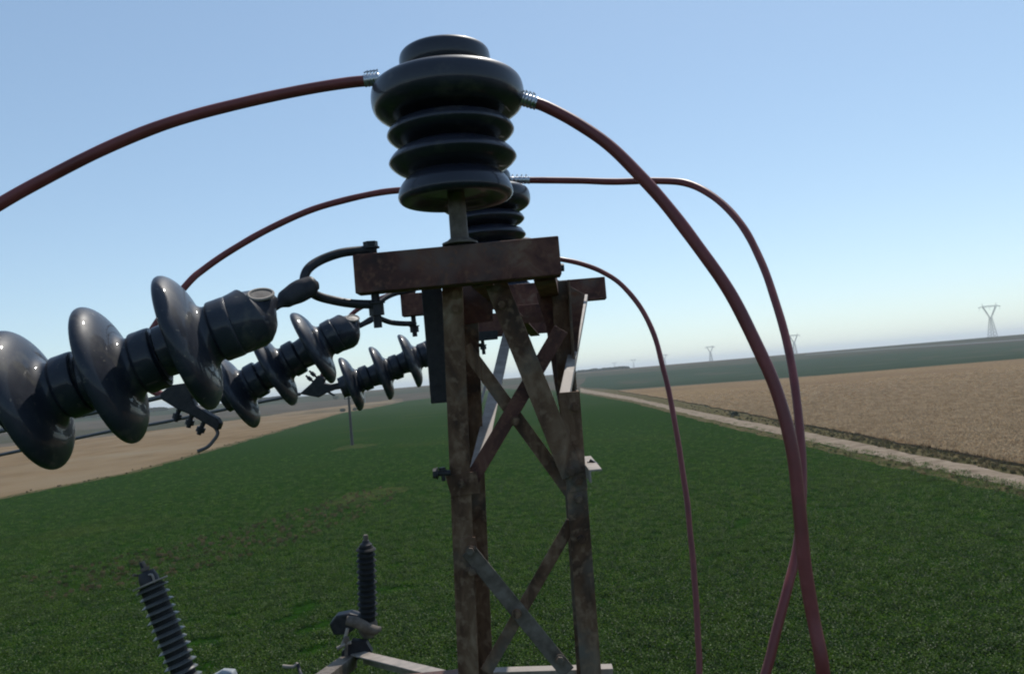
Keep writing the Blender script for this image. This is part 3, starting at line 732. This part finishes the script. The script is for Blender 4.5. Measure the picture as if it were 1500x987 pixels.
cable([(800, 376, 3.84), (822, 380, 3.84), (850, 386, 3.83), (880, 397, 3.82), (910, 417, 3.78), (938, 450, 3.72), (958, 490, 3.64), (972, 540, 3.55), (985, 600, 3.46), (997, 670, 3.36), (1008, 750, 3.26), (1017, 850, 3.16), (1022, 930, 3.08), (1024, 990, 3.02), (1010, 1100, 2.9), (950, 1250, 2.6), (860, 1400, 2.2)], .0118,
      'thinnest looking dark red cable on the far phase, dropping beside the pole', [])
cable([(745, 384, 3.80), (690, 395, 3.80), (640, 408, 3.78), (600, 421, 3.76), (560, 436, 3.74), (535, 447, 3.72), (515, 461, 3.70), (495, 490, 3.66), (478, 530, 3.60), (470, 560, 3.57)], .0105,
      'short dark red cable from behind the front channel to the farthest string', [])

# ------------------------------------------------------------------ arresters and their frame, low in the view
def arrester(top, bottom, d0, d1, r_core, r_shed, pitch, label, edge):
    A = P(*top, d0); B = P(*bottom, d1); ax = (B - A).normalized(); ln = (B - A).length
    o = empty('surge_arrester', B); tag(o, label, 'surge arrester', 'surge arresters below the crossarm')
    lathe('core', A, ax, [(0, 0), (r_core, 0), (r_core, ln), (0, ln)], POLY, o, 28)
    n = int(ln / pitch)
    first = None
    for i in range(n):
        r_ = r_shed * (1.0 if i % 2 == 0 else .93)
        pr = [(r_core * .99, -.004), (r_core + .004, -.003), (r_, .003), (r_, .0052), (r_core * .99, .006)]
        if first is None:
            first = lathe('shed', A + ax * (.008 + i * pitch), ax, pr, edge, o, 36, 30)
        else:
            s = lathe('shed', A + ax * (.008 + i * pitch), ax, pr, edge, o, 36, 30)
    return o, A, B, ax
EDGE = mat('silicone_shed', rough=.35, spec=.4); noisy(EDGE, [(.3, (.06, .063, .062)), (.7, (.11, .11, .105))], 20)
a1, A1, B1, ax1 = arrester((221, 856), (283, 1022), 2.2, 2.16, .030, .043, .0215, 'tall tilted surge arrester with light edged sheds at lower left', EDGE)
lathe('top_plate', A1 - ax1 * .006, ax1, [(0, 0), (.046, 0), (.046, .004), (0, .004)], PALE, a1, 36)
lathe('end_fitting', A1 - ax1 * .038, ax1, [(0, 0), (.02, 0), (.022, .006), (.026, .02), (.026, .032), (0, .032)], DARKST, a1, 24)
lathe('terminal_stud', A1 - ax1 * .068, ax1, [(0, 0), (.006, .0), (.006, .032), (0, .032)], GALV, a1, 12)
lathe('nut', A1 - ax1 * .05, ax1, [(0, 0), (.013, 0), (.013, .009), (0, .009)], GALV, a1, 6)
tube('terminal_wire', [P(212, 845, 2.2), P(203, 843, 2.2), P(195, 842, 2.19)], .0035, GALV, a1, 4, 8)
tube('terminal_wire', [P(213, 842, 2.2), P(209, 833, 2.2), P(205, 824, 2.2)], .0035, DARKST, a1, 4, 8)
tube('terminal_wire', [P(216, 842, 2.19), P(222, 841, 2.18), P(225, 847, 2.18), P(226, 853, 2.18)], .003, PALE, a1, 4, 8)
a2, A2, B2, ax2_ = arrester((536, 800), (539, 908), 2.9, 2.9, .026, .036, .0195, 'upright dark surge arrester left of the lattice pole', POLY)
lathe('end_fitting', A2 - ax2_ * .022, ax2_, [(0, 0), (.012, 0), (.014, .008), (.022, .014), (.022, .022), (0, .022)], DARKST, a2, 24)
lathe('terminal_stud', A2 - ax2_ * .042, ax2_, [(0, 0), (.008, .0), (.01, .008), (.008, .022), (0, .022)], GALV, a2, 12)
lathe('base_fitting', B2, ax2_, [(0, 0), (.03, 0), (.034, .01), (.034, .04), (.02, .06), (0, .06)], GALV, a2, 24)

fr = empty('arrester_frame', P(600, 987, 2.7)); tag(fr, 'rusty angle iron frame with sunlit tops carrying the arresters left of the pole', 'bracket')
UPH = Vector((0, -.10, 1))
def fbar(x0, y0, d0, x1, y1, d1, wpx, m, name='frame_bar', hint=UPH, side=-1):
    return angle(name, P(x0, y0, d0), P(x1, y1, d1), wpx / F_PX * (d0 + d1) / 2, fr, m, hint, side, .005, .045)
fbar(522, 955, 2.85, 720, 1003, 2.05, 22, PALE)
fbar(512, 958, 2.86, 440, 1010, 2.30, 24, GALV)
fbar(545, 996, 2.4, 700, 981, 2.05, 30, RUST)
plate('mounting_plate', [(500, 955), (515, 938), (536, 940), (545, 955), (520, 968), (500, 966)], 2.84, .03, DARKST, fr)
plate('clamp_plate', [(482, 914), (492, 902), (512, 898), (528, 902), (524, 918), (508, 930), (488, 930)], 2.90, .05, DARKST, fr, .006)
tube('clamp_barrel', [P(508, 908, 2.84), P(524, 912, 2.84), P(545, 922, 2.86), P(558, 920, 2.88)], [.016, .019, .018, .008], GALV, fr, 5, 16)
tube('stay_rod', [P(509, 920, 2.82), P(506, 932, 2.82), P(500, 948, 2.82)], .006, PALE, fr, 4, 8)
tube('stay_rod', [P(494, 949, 2.80), P(506, 943, 2.80), P(514, 940, 2.80)], .006, PALE, fr, 4, 8)
tube('stay_rod', [P(414, 975, 2.6), P(430, 976, 2.6), P(436, 971, 2.6)], .006, PALE, fr, 4, 8)
tube('stay_rod', [P(436, 971, 2.6), P(440, 985, 2.58), P(450, 1005, 2.45)], .006, DARKST, fr, 4, 8)
hexbolt('bolt', P(507, 936, 2.80), P(507, 960, 2.80), .006, fr, m=GALV)
# connect the frame to the pole and carry arrester 1
angle('frame_bar', P(440, 1012, 2.3), P(283, 1030, 2.18), .05, fr, RUST, UPH, -1, .005, .045)
angle('frame_bar', P(460, 1010, 2.3), P(690, 1030, 1.75), .05, fr, RUST, UPH, -1, .005, .045)
hb = plate('bracket_housing', [(303, 996), (322, 985), (339, 986), (346, 1004), (344, 1030), (300, 1030)], 2.10, .035, WHITE, fr, .004)
plate('housing_slot', [(318, 992), (330, 988), (337, 989), (324, 995)], 2.097, .004, DARKST, hb, 0)

# ------------------------------------------------------------------ things out in the fields
def lattice(name, A, parent, hw0, hw1, z0, z1, n, th, m, top=None):
    """four-legged tapered lattice from z0 to z1"""
    bm = bmesh.new()
    def lv(i):
        t_ = i / n; hw = hw0 + (hw1 - hw0) * t_; z = z0 + (z1 - z0) * t_
        return [A + Vector((sx * hw, sy * hw, z)) for sx, sy in ((-1, -1), (1, -1), (1, 1), (-1, 1))]
    sec = [(-th, -th), (th, -th), (th, th), (-th, th)]
    for i in range(n):
        a, b_ = lv(i), lv(i + 1)
        for k in range(4):
            add_prism(bm, a[k], b_[k], sec, Vector((.1, 1, 0)))
            add_prism(bm, a[k], b_[(k + 1) % 4], [(u * .6, v * .6) for u, v in sec], Vector((.1, 1, 0)))
            add_prism(bm, a[(k + 1) % 4], b_[k], [(u * .6, v * .6) for u, v in sec], Vector((.1, 1, 0)))
    return build(name, bm, m, parent)
PYH = 36.0
def strut(bm, a, b_, th):
    add_prism(bm, a, b_, [(-th, -th), (th, -th), (th, th), (-th, th)], Vector((.13, 1, .1)))
def pylon(px, py_top, h_px, label, detail=True, dist=None):
    d = F_PX * PYH / h_px
    g = P(px, 500, d); x, y = g.x, g.y; z = H(x, y)
    o = empty('transmission_pylon', (x, y, z)); tag(o, label, 'pylon', 'pylons on the horizon')
    A = Vector((x, y, z)); th = max(.13, d * .00016)
    lattice('body', A, o, 3.4, 1.1, 0, 20.5, 6 if detail else 4, th, PYL)
    for s in (-1, 1):
        bm = bmesh.new()
        p = [Vector((s * .9, -1, 20.5)), Vector((s * .9, 1, 20.5)), Vector((s * 7.2, -.8, 32)), Vector((s * 7.2, .8, 32)), Vector((s * .1, 0, 20.5)), Vector((s * 5.9, 0, 32))]
        p = [A + q for q in p]
        strut(bm, p[0], p[2], th); strut(bm, p[1], p[3], th); strut(bm, p[4], p[5], th)
        n = 5
        for i in range(n):
            strut(bm, p[0] + (p[2] - p[0]) * i / n, p[4] + (p[5] - p[4]) * (i + 1) / n, th * .6)
            strut(bm, p[4] + (p[5] - p[4]) * i / n, p[1] + (p[3] - p[1]) * (i + 1) / n, th * .6)
        strut(bm, A + Vector((s * 6.6, 0, 32)), A + Vector((s * 7.4, 0, PYH)), th)
        build('arm', bm, PYL, o)
    bm = bmesh.new()
    for dz in (32, 33.4):
        for dy in (-.8, .8):
            strut(bm, A + Vector((-11.5 if dz == 32 else -8, dy, dz)), A + Vector((11.5 if dz == 32 else 8, dy, dz)), th)
    for i in range(16):
        x0 = -8 + i; strut(bm, A + Vector((x0, -.8, 32 if i % 2 else 33.4)), A + Vector((x0 + 1, -.8, 33.4 if i % 2 else 32)), th * .6)
    for s in (-1, 1): strut(bm, A + Vector((s * 8, 0, 33.4)), A + Vector((s * 11.5, 0, 32)), th)
    cb2 = build('crossbeam', bm, PYL, o)
    for xx in (-10.8, 0, 10.8):
        bm = bmesh.new(); add_tube(bm, [A + Vector((xx, 0, 32)), A + Vector((xx, 0, 28.8))], th * .9, 6); build('insulator_string', bm, PYL, cb2)
    return o
pylon(1455, 438, 50, 'tallest looking lattice pylon on the horizon at the far right')
pylon(1163, 483, 30, 'lattice pylon on the horizon right of where the red cables cross the skyline')
pylon(1039, 502, 23, 'lattice pylon between the thin and the thick red cables')
pylon(971, 512, 16, 'small faint pylon just touching the thin red cable', False)
pylon(925, 520, 12.5, 'tiny faint pylon left of the thin red cable', False)
pylon(897, 524, 10.5, 'tiny faint pylon right of the lattice pole', False)
pylon(263, 553, 22, 'faint pylon seen in the gap below the nearest disc string', False)

def utility_pole(px, py, hgt, r_, label, arm=1.6, m=POLEM, lean=0.0):
    g = G(px, py); o = empty('utility_pole', g); tag(o, label, 'pole', 'poles in the fields')
    lathe('shaft', g, Vector((lean, 0, 1)), [(0, -.2), (r_ * 1.15, -.2), (r_, .5), (r_ * .7, hgt), (0, hgt)], m, o, 12)
    bm = bmesh.new(); c = g + Vector((lean * hgt, 0, hgt - .35)); strut(bm, c - Vector((arm / 2, .1, 0)), c + Vector((arm / 2, -.1, 0)), .05); build('crossarm', bm, DARKST, o)
    for s in (-1, 0, 1):
        lathe('insulator', c + Vector((s * arm * .46, 0, .05)), Vector((0, 0, 1)), [(0, 0), (.04, 0), (.09, .05), (.05, .09), (.10, .13), (.05, .2), (0, .22)], GREY, o, 10)
    return o
utility_pole(516, 652, 8.4, .28, 'dark utility pole standing in the green field under the far disc string')
utility_pole(535, 590, 6.5, .35, 'pale post at the far edge of the green field', 1.0, CONC)
for (x, y, h_, lab) in ((873, 541.5, 10, 'dark post on the skyline right of the lattice pole'), (981, 531.5, 12, 'post just right of the thin red cable on the skyline'),
                   (1332, 502.5, 8, 'lone post on the skyline left of the largest pylon'), (855, 543, 12, 'faint post beside the edge of the lattice pole')):
    utility_pole(x, y, h_, .3, lab, 2)

# scattered bushes and small trees, far treeline
BUSH = mat('dark_foliage', rough=.8, spec=.2); noisy(BUSH, [(.3, (.025, .04, .02)), (.7, (.07, .09, .04))], 1.2, 6)
BARK = mat('bark', (.09, .07, .05), .9)
def crown_mesh(name, w_, h_, seed, n=260, leaf=.5):
    rnd = random.Random(seed); vs_ = []; fs = []
    for _ in range(n):
        while True:
            q = Vector((rnd.uniform(-1, 1), rnd.uniform(-1, 1), rnd.uniform(-1, 1)))
            if .25 < q.length < 1 and noise.noise(q * 2 + Vector((seed, 0, 0))) > -.25: break
        c = Vector((q.x * w_ / 2, q.y * w_ / 2, h_ * .5 + q.z * h_ / 2))
        d = Vector((rnd.uniform(-1, 1), rnd.uniform(-1, 1), rnd.uniform(-1, 1))).normalized(); e = d.orthogonal().normalized()
        k = len(vs_); s = leaf * rnd.uniform(.5, 1.2)
        vs_ += [c - d * s, c + e * s * .6, c + d * s, c - e * s * .6]; fs.append((k, k + 1, k + 2, k + 3))
    me = bpy.data.meshes.new(name); me.from_pydata(vs_, [], fs); me.update(); return me
def bush(px, py, w_, h_, label, grp='bushes at the field edges'):
    g = G(px, py); o = empty('bush', g); tag(o, label, 'bush', grp)
    cm = link('crown', crown_mesh('crown', w_, h_, px), BUSH, None, False); cm.parent = o
    lathe('trunk', g, Vector((0, 0, 1)), [(0, -.1), (.12, -.1), (.06, h_ * .6), (0, h_ * .6)], BARK, o, 8)
bush(502, 603, 2.6, 1.5, 'small dark bush left of the utility pole at the edge of the stubble')
bush(520, 601, 2.2, 1.2, 'small dark bush right of the utility pole at the edge of the stubble')
bush(492, 585, 5, 3, 'round dark bush in the far grey field left of the pole')
bush(1077, 609, .9, .5, 'dark weed bush beside the track between the red cables')
def treeline(pix, h_, n, seed):
    rnd = random.Random(seed); vs_ = []; fs = []
    pts = [G(*q) for q in pix]
    for i in range(n):
        t_ = rnd.random() * (len(pts) - 1); k0 = int(t_); c = pts[k0].lerp(pts[k0 + 1], t_ - k0) + Vector((rnd.uniform(-3, 3), rnd.uniform(-6, 6), 0))
        hh = h_ * (.55 + .6 * abs(noise.noise(Vector((c.x * .06, c.y * .02, seed)))))
        c.z = H(c.x, c.y) + rnd.uniform(0, hh)
        d = Vector((rnd.uniform(-1, 1), rnd.uniform(-.3, .3), rnd.uniform(-1, 1))).normalized(); e = Vector((0, 1, 0)).cross(d).normalized(); s = rnd.uniform(.5, 1.2)
        k = len(vs_); vs_ += [c - d * s, c + e * s, c + d * s, c - e * s]; fs.append((k, k + 1, k + 2, k + 3))
    me = bpy.data.meshes.new('treeline'); me.from_pydata(vs_, [], fs); me.update()
    return tag(link('treeline', me, BUSH, None, False), kind='stuff')
treeline([(846, 546), (880, 543), (918, 540)], 3, 3000, 1)
treeline([(365, 592), (395, 588), (425, 585)], 5, 4000, 2)
treeline([(90, 616), (180, 607), (240, 601)], 3, 4000, 3)

# ------------------------------------------------------------------ haze
bm = bmesh.new(); bmesh.ops.create_cube(bm, size=1)
for v in bm.verts: v.co = Vector((v.co.x * 24000, v.co.y * 24000, -1.2 if v.co.z < 0 else 56))
hz = build('haze', bm, None); tag(hz, kind='stuff')
hm = bpy.data.materials.new('haze'); hm.use_nodes = True; t = hm.node_tree; t.nodes.clear()
pv = t.nodes.new('ShaderNodeVolumePrincipled'); out = t.nodes.new('ShaderNodeOutputMaterial')
pv.inputs['Color'].default_value = (.84, .90, .94, 1); pv.inputs['Density'].default_value = HAZE_DENSITY; pv.inputs['Anisotropy'].default_value = .35
t.links.new(pv.outputs[0], out.inputs['Volume']); hz.data.materials.append(hm)

for o in bpy.data.objects:
    if '_loc' in o: del o['_loc']
